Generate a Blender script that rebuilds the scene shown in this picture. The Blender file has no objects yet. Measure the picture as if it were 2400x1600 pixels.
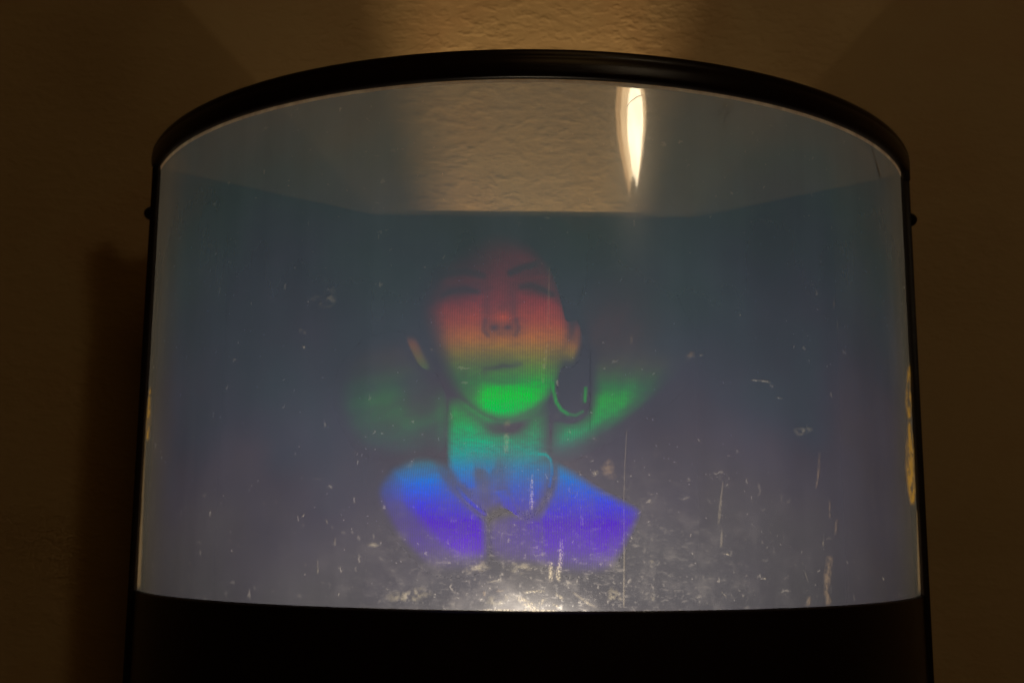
import bpy, bmesh, math, random
import numpy as np
from mathutils import Vector, Matrix

S = bpy.context.scene
COL = S.collection
random.seed(7)
rng = np.random.default_rng(11)

# ------------------------------------------------------------------ camera
CAM = dict(cx=-0.0137, D=0.59805, cz=0.03393, pitch=0.15848, yaw=0.00635, roll=0.00684, f=2687.8)


def cam_axes():
    cp, sp = math.cos(CAM['pitch']), math.sin(CAM['pitch'])
    cy, sy = math.cos(CAM['yaw']), math.sin(CAM['yaw'])
    fw = np.array([sy * cp, cy * cp, sp])
    r = np.array([cy, -sy, 0.0])
    u = np.cross(r, fw)
    cr, sr = math.cos(CAM['roll']), math.sin(CAM['roll'])
    return cr * r + sr * u, -sr * r + cr * u, fw


RX, UX, FW = cam_axes()
C0 = np.array([CAM['cx'], -CAM['D'], CAM['cz']])
cam_d = bpy.data.cameras.new('camera')
cam = bpy.data.objects.new('camera', cam_d)
COL.objects.link(cam)
cam.matrix_world = Matrix(((RX[0], UX[0], -FW[0], C0[0]), (RX[1], UX[1], -FW[1], C0[1]),
                           (RX[2], UX[2], -FW[2], C0[2]), (0, 0, 0, 1)))
cam_d.sensor_fit = 'HORIZONTAL'
cam_d.sensor_width = 36
cam_d.lens = CAM['f'] / 2400 * 36
cam_d.clip_start = 0.01
cam_d.clip_end = 50
cam_d.dof.use_dof = True
cam_d.dof.focus_distance = 0.49
cam_d.dof.aperture_fstop = 13.0
S.camera = cam

# ------------------------------------------------------------------ world, exposure
S.view_settings.view_transform = 'Standard'
S.view_settings.look = 'None'
S.view_settings.exposure = 0
S.view_settings.gamma = 1
W = bpy.data.worlds.new('World')
S.world = W
W.use_nodes = True
bg = W.node_tree.nodes['Background']
bg.inputs[0].default_value = (1.0, 0.50, 0.10, 1)
bg.inputs[1].default_value = 0.009
S.cycles.transparent_max_bounces = 24
S.cycles.max_bounces = 8
S.cycles.sample_clamp_indirect = 2.0
S.cycles.use_denoising = True

# ------------------------------------------------------------------ lamps of the display, and added lights
LAMP = Vector((0.0, -0.022, -0.026))       # bulb glow just under the film's lower edge
SLOT = Vector((0.003, -0.022, -0.078))     # bulb deeper in the base, below the slotted floor
WARM = (1.0, 0.78, 0.50)


def point_lamp(name, loc, power, colour, radius):
    d = bpy.data.lights.new(name, 'POINT')
    d.energy = power
    d.color = colour
    d.shadow_soft_size = radius
    o = bpy.data.objects.new(name, d)
    o.location = loc
    COL.objects.link(o)
    return o


point_lamp('base_bulb_light', LAMP, 1.2, WARM, 0.004)
point_lamp('added_spill_light', (0.0, -0.055, -0.022), 0.075, (1.0, 0.66, 0.32), 0.006)  # added weak light for the dim glow on the wall beside the fan
point_lamp('slot_bulb_light', SLOT, 11.5, (1.0, 0.70, 0.40), 0.0024)
point_lamp('added_fill_light', (0.30, -1.30, 1.30), 4.0, (1.0, 0.56, 0.18), 0.30)  # added fill to soften the case's shadow on the wall, no known lamp

# ------------------------------------------------------------------ helpers
HALF = 0.2
T0 = 1.14505
RR = HALF / math.sin(T0)          # film radius
Y0 = RR * math.cos(T0)            # film axis is at (0, Y0)
H = 0.2229                        # film height
YW = 0.093                        # wall plane


def tag(o, label=None, cat=None, group=None, kind=None):
    if label: o['label'] = label
    if cat: o['category'] = cat
    if group: o['group'] = group
    if kind: o['kind'] = kind
    return o


def empty(name, loc=(0, 0, 0)):
    o = bpy.data.objects.new(name, None)
    o.empty_display_size = 0.02
    o.location = loc
    COL.objects.link(o)
    return o


def link(name, me, mat, parent=None, smooth=True):
    me.materials.append(mat)
    if smooth:
        me.polygons.foreach_set('use_smooth', [True] * len(me.polygons))
    o = bpy.data.objects.new(name, me)
    COL.objects.link(o)
    if parent is not None:
        o.parent = parent
        o.matrix_parent_inverse = Matrix.Translation(-parent.location)
    return o


def pydata(name, v, f, mat, parent=None, smooth=True, sharp=None):
    me = bpy.data.meshes.new(name)
    me.from_pydata([tuple(map(float, p)) for p in v], [], f)
    me.validate()
    bm = bmesh.new(); bm.from_mesh(me)
    bmesh.ops.recalc_face_normals(bm, faces=bm.faces)
    bm.to_mesh(me); bm.free()
    o = link(name, me, mat, parent, smooth)
    if sharp:
        me.set_sharp_from_angle(angle=math.radians(sharp))
    return o


def arc_pt(t, z, off=0.0):
    return ((RR + off) * math.sin(t), -(RR + off) * math.cos(t) + Y0, z)


def sweep(name, prof, t0, t1, n, mat, parent, cap=True, sharp=35):
    """a closed profile of (radial offset, z) points swept round the film's axis"""
    v, f = [], []
    k = len(prof)
    for i in range(n + 1):
        t = t0 + (t1 - t0) * i / n
        for off, z in prof:
            v.append(arc_pt(t, z, off))
    for i in range(n):
        for j in range(k):
            a, b = i * k + j, i * k + (j + 1) % k
            f.append((a, b, b + k, a + k))
    if cap:
        f.append(tuple(range(k)))
        f.append(tuple(range(n * k, n * k + k)))
    return pydata(name, v, f, mat, parent, True, sharp)


def prism(name, poly, z0, z1, mat, parent, bevel=0.0006):
    """a plan polygon raised from z0 to z1 with softened edges"""
    bm = bmesh.new()
    lo = [bm.verts.new((x, y, z0)) for x, y in poly]
    hi = [bm.verts.new((x, y, z1)) for x, y in poly]
    n = len(poly)
    bm.faces.new(lo[::-1]); bm.faces.new(hi)
    for i in range(n):
        bm.faces.new((lo[i], lo[(i + 1) % n], hi[(i + 1) % n], hi[i]))
    bmesh.ops.recalc_face_normals(bm, faces=bm.faces)
    if bevel:
        bmesh.ops.bevel(bm, geom=bm.edges[:], offset=bevel, segments=2, affect='EDGES', profile=0.6)
    me = bpy.data.meshes.new(name)
    bm.to_mesh(me); bm.free()
    o = link(name, me, mat, parent)
    me.set_sharp_from_angle(angle=math.radians(50))
    return o


def film_hit(px, py, off=0.0):
    """where the sight line through a photograph pixel meets the film (or a surface off ahead of it)"""
    px = np.asarray(px, float); py = np.asarray(py, float)
    d = FW * CAM['f'] + RX * (px[..., None] - 1200) - UX * (py[..., None] - 800)
    d = d / np.linalg.norm(d, axis=-1, keepdims=True)
    o = C0 - np.array([0, Y0, 0])
    r = RR + np.asarray(off, float)
    a = d[..., 0] ** 2 + d[..., 1] ** 2
    b = 2 * (o[0] * d[..., 0] + o[1] * d[..., 1])
    c = o[0] ** 2 + o[1] ** 2 - r ** 2
    t = (-b - np.sqrt(np.maximum(b * b - 4 * a * c, 0))) / (2 * a)
    return C0 + t[..., None] * d


# ------------------------------------------------------------------ materials
def new_mat(name):
    m = bpy.data.materials.new(name)
    m.use_nodes = True
    nt = m.node_tree
    nt.nodes.clear()
    out = nt.nodes.new('ShaderNodeOutputMaterial')
    return m, nt, out


def N(nt, kind, **kw):
    n = nt.nodes.new(kind)
    for k, v in kw.items():
        if hasattr(n, k) and k not in n.inputs:
            setattr(n, k, v)
        else:
            n.inputs[k.replace('_', ' ')].default_value = v
    return n


def math_n(nt, op, a, b=None, clamp=False):
    n = nt.nodes.new('ShaderNodeMath'); n.operation = op; n.use_clamp = clamp
    for i, x in enumerate((a, b)):
        if x is None: continue
        if isinstance(x, (int, float)): n.inputs[i].default_value = x
        else: nt.links.new(x, n.inputs[i])
    return n.outputs[0]


def ramp(nt, fac, stops, interp='LINEAR'):
    r = nt.nodes.new('ShaderNodeValToRGB')
    r.color_ramp.interpolation = interp
    e = r.color_ramp.elements
    while len(e) > 1: e.remove(e[-1])
    e[0].position, e[0].color = stops[0][0], (*stops[0][1], 1)
    for p, c in stops[1:]:
        x = e.new(p); x.color = (*c, 1)
    nt.links.new(fac, r.inputs[0])
    return r.outputs[0]


def mixc(nt, fac, a, b, mode='MIX'):
    n = nt.nodes.new('ShaderNodeMix'); n.data_type = 'RGBA'; n.blend_type = mode
    for s, x in ((n.inputs['Factor'], fac), (n.inputs['A'], a), (n.inputs['B'], b)):
        if isinstance(x, (int, float)): s.default_value = x
        elif isinstance(x, tuple): s.default_value = (*x, 1)
        else: nt.links.new(x, s)
    return n.outputs['Result']


def mapr(nt, v, a, b, c=0.0, d=1.0, smooth=True):
    n = nt.nodes.new('ShaderNodeMapRange')
    n.interpolation_type = 'SMOOTHSTEP' if smooth else 'LINEAR'
    n.inputs[1].default_value, n.inputs[2].default_value = a, b
    n.inputs[3].default_value, n.inputs[4].default_value = c, d
    nt.links.new(v, n.inputs[0])
    return n.outputs[0]


def mat_wall():
    m, nt, out = new_mat('cream_plaster')
    co = N(nt, 'ShaderNodeTexCoord')
    p = N(nt, 'ShaderNodeBsdfPrincipled', Roughness=0.75)
    n0 = N(nt, 'ShaderNodeTexNoise', Scale=9.0, Detail=5.0)
    nt.links.new(co.outputs['Object'], n0.inputs['Vector'])
    c = ramp(nt, n0.outputs['Fac'], [(0.3, (0.30, 0.205, 0.095)), (0.5, (0.34, 0.24, 0.115)), (0.62, (0.325, 0.215, 0.10)), (0.75, (0.35, 0.25, 0.125))])
    nt.links.new(c, p.inputs['Base Color'])
    # trowelled, lumpy plaster: lumps a few millimetres wide over finer grain
    mp = N(nt, 'ShaderNodeMapping'); mp.inputs['Scale'].default_value = (0.55, 1.0, 1.0)
    nt.links.new(co.outputs['Object'], mp.inputs['Vector'])
    n1 = N(nt, 'ShaderNodeTexNoise', Scale=230.0, Detail=2.0, Roughness=0.5)
    n2 = N(nt, 'ShaderNodeTexNoise', Scale=520.0, Detail=3.0)
    n3 = N(nt, 'ShaderNodeTexNoise', Scale=34.0, Detail=3.0)
    n4 = N(nt, 'ShaderNodeTexNoise', Scale=105.0, Detail=3.0, Distortion=0.5)
    for n in (n1, n2, n3): nt.links.new(mp.outputs[0], n.inputs['Vector'])
    m2 = N(nt, 'ShaderNodeMapping'); m2.inputs['Rotation'].default_value = (0, 0.5, 0); m2.inputs['Scale'].default_value = (0.7, 1.0, 1.2)
    nt.links.new(co.outputs['Object'], m2.inputs['Vector'])
    nt.links.new(m2.outputs[0], n4.inputs['Vector'])
    patch = mapr(nt, n3.outputs['Fac'], 0.36, 0.62, 0.6, 1.0)
    a = math_n(nt, 'MULTIPLY', math_n(nt, 'MULTIPLY', mapr(nt, n1.outputs['Fac'], 0.45, 0.70), 1.0), patch)
    b = math_n(nt, 'MULTIPLY', n2.outputs['Fac'], 0.22)
    d = math_n(nt, 'ADD', math_n(nt, 'MULTIPLY', n3.outputs['Fac'], 0.5), math_n(nt, 'MULTIPLY', mapr(nt, n4.outputs['Fac'], 0.44, 0.68), 0.50))
    h = math_n(nt, 'ADD', math_n(nt, 'ADD', a, b), d)
    bp = N(nt, 'ShaderNodeBump', Strength=0.30, Distance=0.0008)
    nt.links.new(h, bp.inputs['Height'])
    nt.links.new(bp.outputs[0], p.inputs['Normal'])
    nt.links.new(p.outputs[0], out.inputs['Surface'])
    return m


def mat_black(name, base, rough, coat=0.0, scale=60, spec=0.2):
    m, nt, out = new_mat(name)
    co = N(nt, 'ShaderNodeTexCoord')
    p = N(nt, 'ShaderNodeBsdfPrincipled', Roughness=rough)
    n0 = N(nt, 'ShaderNodeTexNoise', Scale=scale, Detail=6.0, Roughness=0.7)
    nt.links.new(co.outputs['Object'], n0.inputs['Vector'])
    c = ramp(nt, n0.outputs['Fac'], [(0.35, base), (0.8, tuple(min(1, x * 1.7) for x in base))])
    nt.links.new(c, p.inputs['Base Color'])
    nt.links.new(mapr(nt, n0.outputs['Fac'], 0.3, 0.75, rough * 0.93, rough * 1.1), p.inputs['Roughness'])
    p.inputs['Coat Weight'].default_value = coat
    p.inputs['Specular IOR Level'].default_value = spec
    p.inputs['Coat Roughness'].default_value = 0.12
    nt.links.new(p.outputs[0], out.inputs['Surface'])
    return m


def mat_film():
    m, nt, out = new_mat('scuffed_hologram_film')
    uv = N(nt, 'ShaderNodeUVMap', uv_map='sheet')          # metres along the sheet and up it
    sep = N(nt, 'ShaderNodeSeparateXYZ')
    nt.links.new(uv.outputs[0], sep.inputs[0])
    s, z = sep.outputs[0], sep.outputs[1]
    # the colour the grating in the film gives to scattered light
    nz = N(nt, 'ShaderNodeTexNoise', Scale=9.0, Detail=3.0, Roughness=0.55)
    nt.links.new(uv.outputs[0], nz.inputs['Vector'])
    zz = math_n(nt, 'ADD', z, math_n(nt, 'MULTIPLY', math_n(nt, 'SUBTRACT', nz.outputs['Fac'], 0.5), 0.20))
    zf = math_n(nt, 'DIVIDE', zz, H, True)
    tint = ramp(nt, zf, [(0.0, (0.50, 0.59, 0.98)), (0.16, (0.46, 0.53, 0.96)), (0.30, (0.41, 0.48, 0.97)), (0.42, (0.35, 0.48, 1.0)), (0.54, (0.31, 0.50, 0.98)),
                         (0.68, (0.29, 0.53, 0.92)), (0.80, (0.28, 0.54, 0.86)), (1.0, (0.38, 0.55, 0.80))])
    # towards its ends the sheet has yellowed
    edge = math_n(nt, 'ABSOLUTE', s)
    tint = mixc(nt, mapr(nt, edge, 0.19, 0.25), tint, (0.62, 0.66, 0.70))
    # slow unevenness in vertical bands
    mv = N(nt, 'ShaderNodeMapping'); mv.inputs['Scale'].default_value = (90.0, 4.0, 1.0)
    nt.links.new(uv.outputs[0], mv.inputs['Vector'])
    nb = N(nt, 'ShaderNodeTexNoise', Scale=1.0, Detail=4.0)
    nt.links.new(mv.outputs[0], nb.inputs['Vector'])
    nl = N(nt, 'ShaderNodeTexNoise', Scale=22.0, Detail=5.0)
    nt.links.new(uv.outputs[0], nl.inputs['Vector'])
    haze = math_n(nt, 'ADD', mapr(nt, nb.outputs['Fac'], 0.25, 0.75, 0.95, 1.06, False),
                  mapr(nt, nl.outputs['Fac'], 0.3, 0.7, -0.09, 0.09, False))

    # dirt: more of it low on the sheet and right of its middle
    def voro(scale, sx, sy, rot, thr, rnd):
        mp = N(nt, 'ShaderNodeMapping')
        mp.inputs['Rotation'].default_value = (0, 0, rot)
        mp.inputs['Scale'].default_value = (sx, sy, 1)
        wob = N(nt, 'ShaderNodeTexNoise', Scale=420.0, Detail=3.0)
        nt.links.new(uv.outputs[0], wob.inputs['Vector'])
        wv = N(nt, 'ShaderNodeVectorMath', operation='MULTIPLY_ADD')
        nt.links.new(wob.outputs['Color'], wv.inputs[0])
        wv.inputs[1].default_value = (0.0042, 0.0042, 0)
        nt.links.new(uv.outputs[0], wv.inputs[2])
        nt.links.new(wv.outputs[0], mp.inputs['Vector'])
        v = N(nt, 'ShaderNodeTexVoronoi', Scale=scale)
        v.voronoi_dimensions = '2D'
        nt.links.new(mp.outputs[0], v.inputs['Vector'])
        sp = N(nt, 'ShaderNodeSeparateXYZ')
        nt.links.new(v.outputs['Color'], sp.inputs[0])
        size = math_n(nt, 'MULTIPLY', math_n(nt, 'POWER', sp.outputs[0], rnd), thr)
        d = math_n(nt, 'SUBTRACT', size, v.outputs['Distance'])
        return math_n(nt, 'MULTIPLY', mapr(nt, d, 0.0, thr * 0.6), mapr(nt, sp.outputs[2], 0.0, 1.0, 0.15, 1.0, False)), sp.outputs[1]

    nd = N(nt, 'ShaderNodeTexNoise', Scale=14.0, Detail=3.0)
    nt.links.new(uv.outputs[0], nd.inputs['Vector'])
    low = mapr(nt, z, 0.10, 0.005)
    mid = mapr(nt, math_n(nt, 'ABSOLUTE', math_n(nt, 'SUBTRACT', s, 0.015)), 0.14, 0.01)
    dens = math_n(nt, 'ADD', 0.12, math_n(nt, 'MULTIPLY', low, math_n(nt, 'ADD', 0.25, math_n(nt, 'MULTIPLY', mid, 0.75))))
    dens = math_n(nt, 'MULTIPLY', dens, mapr(nt, nd.outputs['Fac'], 0.3, 0.65, 0.35, 1.2))
    dust = None
    for sc, sx, sy, rot, thr, rnd, wgt, keep in ((540, 1, 1, 0, 0.28, 3, 0.55, 1.0), (320, 1, 0.55, 0.5, 0.30, 4, 0.5, 0.9),
                                                 (250, 0.5, 1, -0.4, 0.26, 4, 0.45, 0.9), (165, 1, 0.3, 0.15, 0.14, 3, 0.5, 0.7),
                                                 (140, 0.22, 1.2, 0.25, 0.12, 3, 0.45, 0.7)):
        mk, pick = voro(sc, sx, sy, rot, thr, rnd)
        sel = math_n(nt, 'GREATER_THAN', math_n(nt, 'MULTIPLY', dens, keep), pick)
        t = math_n(nt, 'MULTIPLY', math_n(nt, 'MULTIPLY', mk, sel), wgt)
        dust = t if dust is None else math_n(nt, 'ADD', dust, t)
    ng = N(nt, 'ShaderNodeTexNoise', Scale=75.0, Detail=5.0, Roughness=0.6)
    nt.links.new(uv.outputs[0], ng.inputs['Vector'])
    grime = math_n(nt, 'MULTIPLY', mapr(nt, ng.outputs['Fac'], 0.45, 0.72), math_n(nt, 'MULTIPLY', math_n(nt, 'MULTIPLY', math_n(nt, 'MULTIPLY', low, low), math_n(nt, 'ADD', mid, 0.06)), 0.26))
    dust = math_n(nt, 'ADD', dust, grime)
    # rubbed, rippled patches and fine hairline scuffs where hands have wiped the low middle of the sheet
    for sx, sy, rot, lo, hi, wg in ((260, 900, 0.0, 0.58, 0.72, 0.24), (140, 420, 0.5, 0.60, 0.72, 0.45), (150, 460, -0.6, 0.60, 0.72, 0.45), (520, 420, 0.2, 0.58, 0.74, 0.55)):
        mp = N(nt, 'ShaderNodeMapping'); mp.inputs['Scale'].default_value = (sx, sy, 1); mp.inputs['Rotation'].default_value = (0, 0, rot)
        nt.links.new(uv.outputs[0], mp.inputs['Vector'])
        q = N(nt, 'ShaderNodeTexNoise', Scale=1.0, Detail=3.0, Roughness=0.55)
        nt.links.new(mp.outputs[0], q.inputs['Vector'])
        spot = mapr(nt, z, 0.075, 0.0)
        mid2 = mapr(nt, math_n(nt, 'ABSOLUTE', math_n(nt, 'SUBTRACT', s, 0.012)), 0.10, 0.0, 0.07, 1.0)
        dust = math_n(nt, 'ADD', dust, math_n(nt, 'MULTIPLY', math_n(nt, 'MULTIPLY', mapr(nt, q.outputs['Fac'], lo, hi), wg), math_n(nt, 'MULTIPLY', spot, mid2)))
    dust = math_n(nt, 'MINIMUM', dust, 1.0)

    clear = N(nt, 'ShaderNodeBsdfTransparent'); clear.inputs[0].default_value = (0.80, 0.84, 0.86, 1)
    trans = N(nt, 'ShaderNodeBsdfTranslucent')
    nt.links.new(mixc(nt, dust, tint, (0.82, 0.86, 0.95)), trans.inputs['Color'])
    lobe = N(nt, 'ShaderNodeBsdfRefraction', Roughness=0.75, IOR=1.45)
    nt.links.new(mixc(nt, 0.6, tint, (0.80, 0.88, 1.0)), lobe.inputs['Color'])
    scat = N(nt, 'ShaderNodeMixShader')
    scat.inputs[0].default_value = 0.20
    nt.links.new(trans.outputs[0], scat.inputs[1]); nt.links.new(lobe.outputs[0], scat.inputs[2])
    amount = math_n(nt, 'ADD', math_n(nt, 'MULTIPLY', haze, mapr(nt, z, 0.0, H, 0.135, 0.47, False)), math_n(nt, 'MULTIPLY', dust, 0.33), True)  # scatter raised towards the top, painting in light lost to the lamp's falloff
    body = N(nt, 'ShaderNodeMixShader')
    nt.links.new(amount, body.inputs[0])
    nt.links.new(clear.outputs[0], body.inputs[1]); nt.links.new(scat.outputs[0], body.inputs[2])
    g1 = N(nt, 'ShaderNodeBsdfGlossy', Roughness=0.035)
    g2 = N(nt, 'ShaderNodeBsdfGlossy', Roughness=0.20)
    gm = N(nt, 'ShaderNodeMixShader'); gm.inputs[0].default_value = 0.22
    nt.links.new(g1.outputs[0], gm.inputs[1]); nt.links.new(g2.outputs[0], gm.inputs[2])
    fr = N(nt, 'ShaderNodeFresnel', IOR=1.62)
    both = math_n(nt, 'MULTIPLY', fr.outputs[0], 1.9, True)      # front and back faces of the sheet
    top = N(nt, 'ShaderNodeMixShader')
    both = math_n(nt, 'MINIMUM', both, 0.26)                        # scuffed, so never a full mirror
    nt.links.new(both, top.inputs[0])
    nt.links.new(body.outputs[0], top.inputs[1]); nt.links.new(gm.outputs[0], top.inputs[2])
    nt.links.new(top.outputs[0], out.inputs['Surface'])
    return m


def mat_mark(name, colour, amount, dark=False, scale=700, lo=0.35, hi=0.6):
    """a scuff, smear or stain lying on the film"""
    m, nt, out = new_mat(name)
    co = N(nt, 'ShaderNodeTexCoord')
    n = N(nt, 'ShaderNodeTexNoise', Scale=scale, Detail=4.0)
    nt.links.new(co.outputs['Object'], n.inputs['Vector'])
    at = N(nt, 'ShaderNodeAttribute', attribute_name='wear')
    a = math_n(nt, 'MULTIPLY', mapr(nt, n.outputs['Fac'], lo, hi), at.outputs['Fac'])
    a = math_n(nt, 'MULTIPLY', a, amount, True)
    clear = N(nt, 'ShaderNodeBsdfTransparent')
    mx = N(nt, 'ShaderNodeMixShader')
    nt.links.new(a, mx.inputs[0]); nt.links.new(clear.outputs[0], mx.inputs[1])
    if dark:
        d = N(nt, 'ShaderNodeBsdfDiffuse'); d.inputs[0].default_value = (*colour, 1)
        nt.links.new(d.outputs[0], mx.inputs[2])
    else:
        t = N(nt, 'ShaderNodeBsdfTranslucent'); t.inputs[0].default_value = (*colour, 1)
        nt.links.new(t.outputs[0], mx.inputs[2])
    nt.links.new(mx.outputs[0], out.inputs['Surface'])
    return m


# photograph rows of the rainbow turned into heights on the film
def z_of(py, px=1200):
    return float(film_hit(np.array([px]), np.array([py]))[0][2])


def lin(c):
    return tuple((x / 255 / 12.92) if x / 255 < 0.04045 else ((x / 255 + 0.055) / 1.055) ** 2.4 for x in c)


RAINBOW = [(540, (112, 55, 66)), (650, (128, 58, 66)), (720, (168, 66, 68)), (765, (186, 84, 66)), (805, (190, 116, 62)),
           (835, (158, 136, 56)), (865, (104, 148, 60)), (900, (20, 172, 62)), (935, (0, 198, 58)), (985, (0, 182, 84)),
           (1030, (0, 176, 122)), (1065, (0, 170, 160)), (1100, (16, 136, 200)), (1140, (44, 100, 216)), (1180, (66, 66, 214)),
           (1225, (84, 36, 198)), (1290, (104, 66, 190)), (1350, (120, 100, 170))]


def mat_holo():
    m, nt, out = new_mat('rainbow_hologram_light')
    g = N(nt, 'ShaderNodeNewGeometry')
    sp = N(nt, 'ShaderNodeSeparateXYZ')
    nt.links.new(g.outputs['Position'], sp.inputs[0])
    f = math_n(nt, 'DIVIDE', sp.outputs[2], H, True)
    st = sorted((max(0, z_of(y) / H), lin(c)) for y, c in RAINBOW)
    col = ramp(nt, f, st)
    at = N(nt, 'ShaderNodeAttribute', attribute_name='recorded')
    # the strip frames the picture was recorded in, seen as fine upright lines
    uv = N(nt, 'ShaderNodeAttribute', attribute_name='sheet_x')
    wv = math_n(nt, 'SINE', math_n(nt, 'MULTIPLY', uv.outputs['Fac'], 2 * math.pi / 0.00098))
    lines = math_n(nt, 'ADD', 0.90, math_n(nt, 'MULTIPLY', wv, 0.24))
    mg = N(nt, 'ShaderNodeMapping'); mg.inputs['Scale'].default_value = (1.0, 1.0, 2.6)
    nt.links.new(g.outputs['Position'], mg.inputs['Vector'])
    nz = N(nt, 'ShaderNodeTexNoise', Scale=330.0, Detail=4.0, Roughness=0.65)
    nt.links.new(mg.outputs[0], nz.inputs['Vector'])
    nw = N(nt, 'ShaderNodeTexNoise', Scale=60.0, Detail=3.0)
    nt.links.new(g.outputs['Position'], nw.inputs['Vector'])
    grain = math_n(nt, 'MULTIPLY', mapr(nt, nz.outputs['Fac'], 0.25, 0.75, 0.70, 1.18, False), mapr(nt, nw.outputs['Fac'], 0.3, 0.7, 0.72, 1.12, False))
    a = math_n(nt, 'MULTIPLY', math_n(nt, 'MULTIPLY', at.outputs['Fac'], lines), math_n(nt, 'MULTIPLY', grain, 0.93))
    em = N(nt, 'ShaderNodeEmission')
    nt.links.new(col, em.inputs[0]); nt.links.new(a, em.inputs[1])
    # the brighter the diffracted light, the less of the sheet's own haze is left behind it
    left = math_n(nt, 'SUBTRACT', 1.0, math_n(nt, 'MULTIPLY', math_n(nt, 'MAXIMUM', a, 0.0), 0.95, True), True)
    clear = N(nt, 'ShaderNodeBsdfTransparent')
    nt.links.new(left, clear.inputs[0])
    mx = N(nt, 'ShaderNodeAddShader')
    nt.links.new(clear.outputs[0], mx.inputs[0]); nt.links.new(em.outputs[0], mx.inputs[1])
    nt.links.new(mx.outputs[0], out.inputs['Surface'])
    return m


def mat_glow(name, c0, strength):
    m, nt, out = new_mat(name)
    co = N(nt, 'ShaderNodeTexCoord')
    n = N(nt, 'ShaderNodeTexNoise', Scale=14.0, Detail=3.0)
    nt.links.new(co.outputs['Object'], n.inputs['Vector'])
    em = N(nt, 'ShaderNodeEmission')
    em.inputs[0].default_value = (*c0, 1)
    nt.links.new(mapr(nt, n.outputs['Fac'], 0.3, 0.7, strength * 0.8, strength * 1.15), em.inputs[1])
    nt.links.new(em.outputs[0], out.inputs['Surface'])
    return m


def mat_tape():
    m, nt, out = new_mat('brown_adhesive_tape')
    co = N(nt, 'ShaderNodeTexCoord')
    n = N(nt, 'ShaderNodeTexNoise', Scale=120.0, Detail=5.0)
    nt.links.new(co.outputs['Object'], n.inputs['Vector'])
    c = ramp(nt, n.outputs['Fac'], [(0.3, (0.85, 0.62, 0.46)), (0.7, (1.0, 0.86, 0.70))])
    d = N(nt, 'ShaderNodeBsdfDiffuse'); t = N(nt, 'ShaderNodeBsdfTranslucent')
    nt.links.new(c, d.inputs[0]); nt.links.new(c, t.inputs[0])
    a = N(nt, 'ShaderNodeMixShader'); a.inputs[0].default_value = 0.9
    nt.links.new(d.outputs[0], a.inputs[1]); nt.links.new(t.outputs[0], a.inputs[2])
    cl = N(nt, 'ShaderNodeBsdfTransparent')
    b = N(nt, 'ShaderNodeMixShader')
    nt.links.new(mapr(nt, n.outputs['Fac'], 0.3, 0.7, 0.75, 1.0), b.inputs[0])
    nt.links.new(cl.outputs[0], b.inputs[1]); nt.links.new(a.outputs[0], b.inputs[2])
    nt.links.new(b.outputs[0], out.inputs['Surface'])
    return m


M = dict(wall=mat_wall(), plastic=mat_black('black_glossy_plastic', (0.0065, 0.0028, 0.0024), 0.32),
         metal=mat_black('black_painted_metal', (0.006, 0.004, 0.0035), 0.36, spec=0.08),
         lining=mat_black('dark_felt_lining', (0.0008, 0.0008, 0.0009), 0.95, spec=0.03),
         film=mat_film(), holo=mat_holo(), tape=mat_tape(),
         scuff=mat_mark('pale_scuff', (0.95, 0.92, 0.88), 0.46, scale=1500, lo=0.38, hi=0.62),
         line=mat_mark('pale_crease', (0.95, 0.90, 0.82), 0.13, scale=500, lo=0.2, hi=0.5),
         smear=mat_mark('greyish_smear', (0.9, 0.88, 0.80), 0.22, scale=420, lo=0.40, hi=0.62),
         stain=mat_mark('brown_dribble', (0.95, 0.74, 0.54), 0.19, scale=500, lo=0.3, hi=0.65),
         glue=mat_mark('yellow_glue', (1.0, 0.60, 0.09), 0.62, scale=110, lo=0.30, hi=0.62),
         edge=mat_mark('amber_sheet_edge', (1.0, 0.72, 0.40), 0.20, scale=60, lo=0.2, hi=0.5),
         dark=mat_mark('dark_scratch', (0.01, 0.008, 0.006), 0.8, dark=True, scale=90, lo=0.1, hi=0.4),
         faint=mat_mark('faint_dark_line', (0.02, 0.03, 0.02), 0.22, dark=True, scale=90, lo=0.1, hi=0.4),
         soot=mat_mark('dark_smudge', (0.03, 0.025, 0.02), 0.55, dark=True, scale=420, lo=0.42, hi=0.66))

# ------------------------------------------------------------------ the wall
wall = pydata('wall', [(-2.2, YW, -1.4), (2.2, YW, -1.4), (2.2, YW, 1.8), (-2.2, YW, 1.8),
                       (-2.2, YW + .1, -1.4), (2.2, YW + .1, -1.4), (2.2, YW + .1, 1.8), (-2.2, YW + .1, 1.8)],
              [(0, 1, 2, 3), (5, 4, 7, 6), (0, 4, 5, 1), (1, 5, 6, 2), (2, 6, 7, 3), (3, 7, 4, 0)], M['wall'], smooth=False)
tag(wall, 'rough cream plaster wall lit by a warm fan of light', kind='structure')

# ------------------------------------------------------------------ display case
case = empty('display_case', (0, 0, -0.2))
tag(case, 'black wall mounted display case with a curved clear front sheet', 'display case')


def rnd_profile(o0, o1, z0, z1, r, lip=0.0):
    p = []
    for cx, cz, a0 in ((o1 - r, z0 + r, -90), (o1 - r, z1 - r, 0), (o0 + r, z1 - r, 90), (o0 + r, z0 + r, 180)):
        for k in range(5):
            a = math.radians(a0 + 22.5 * k)
            p.append((cx + r * math.cos(a), cz + r * math.sin(a)))
    return p


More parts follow.
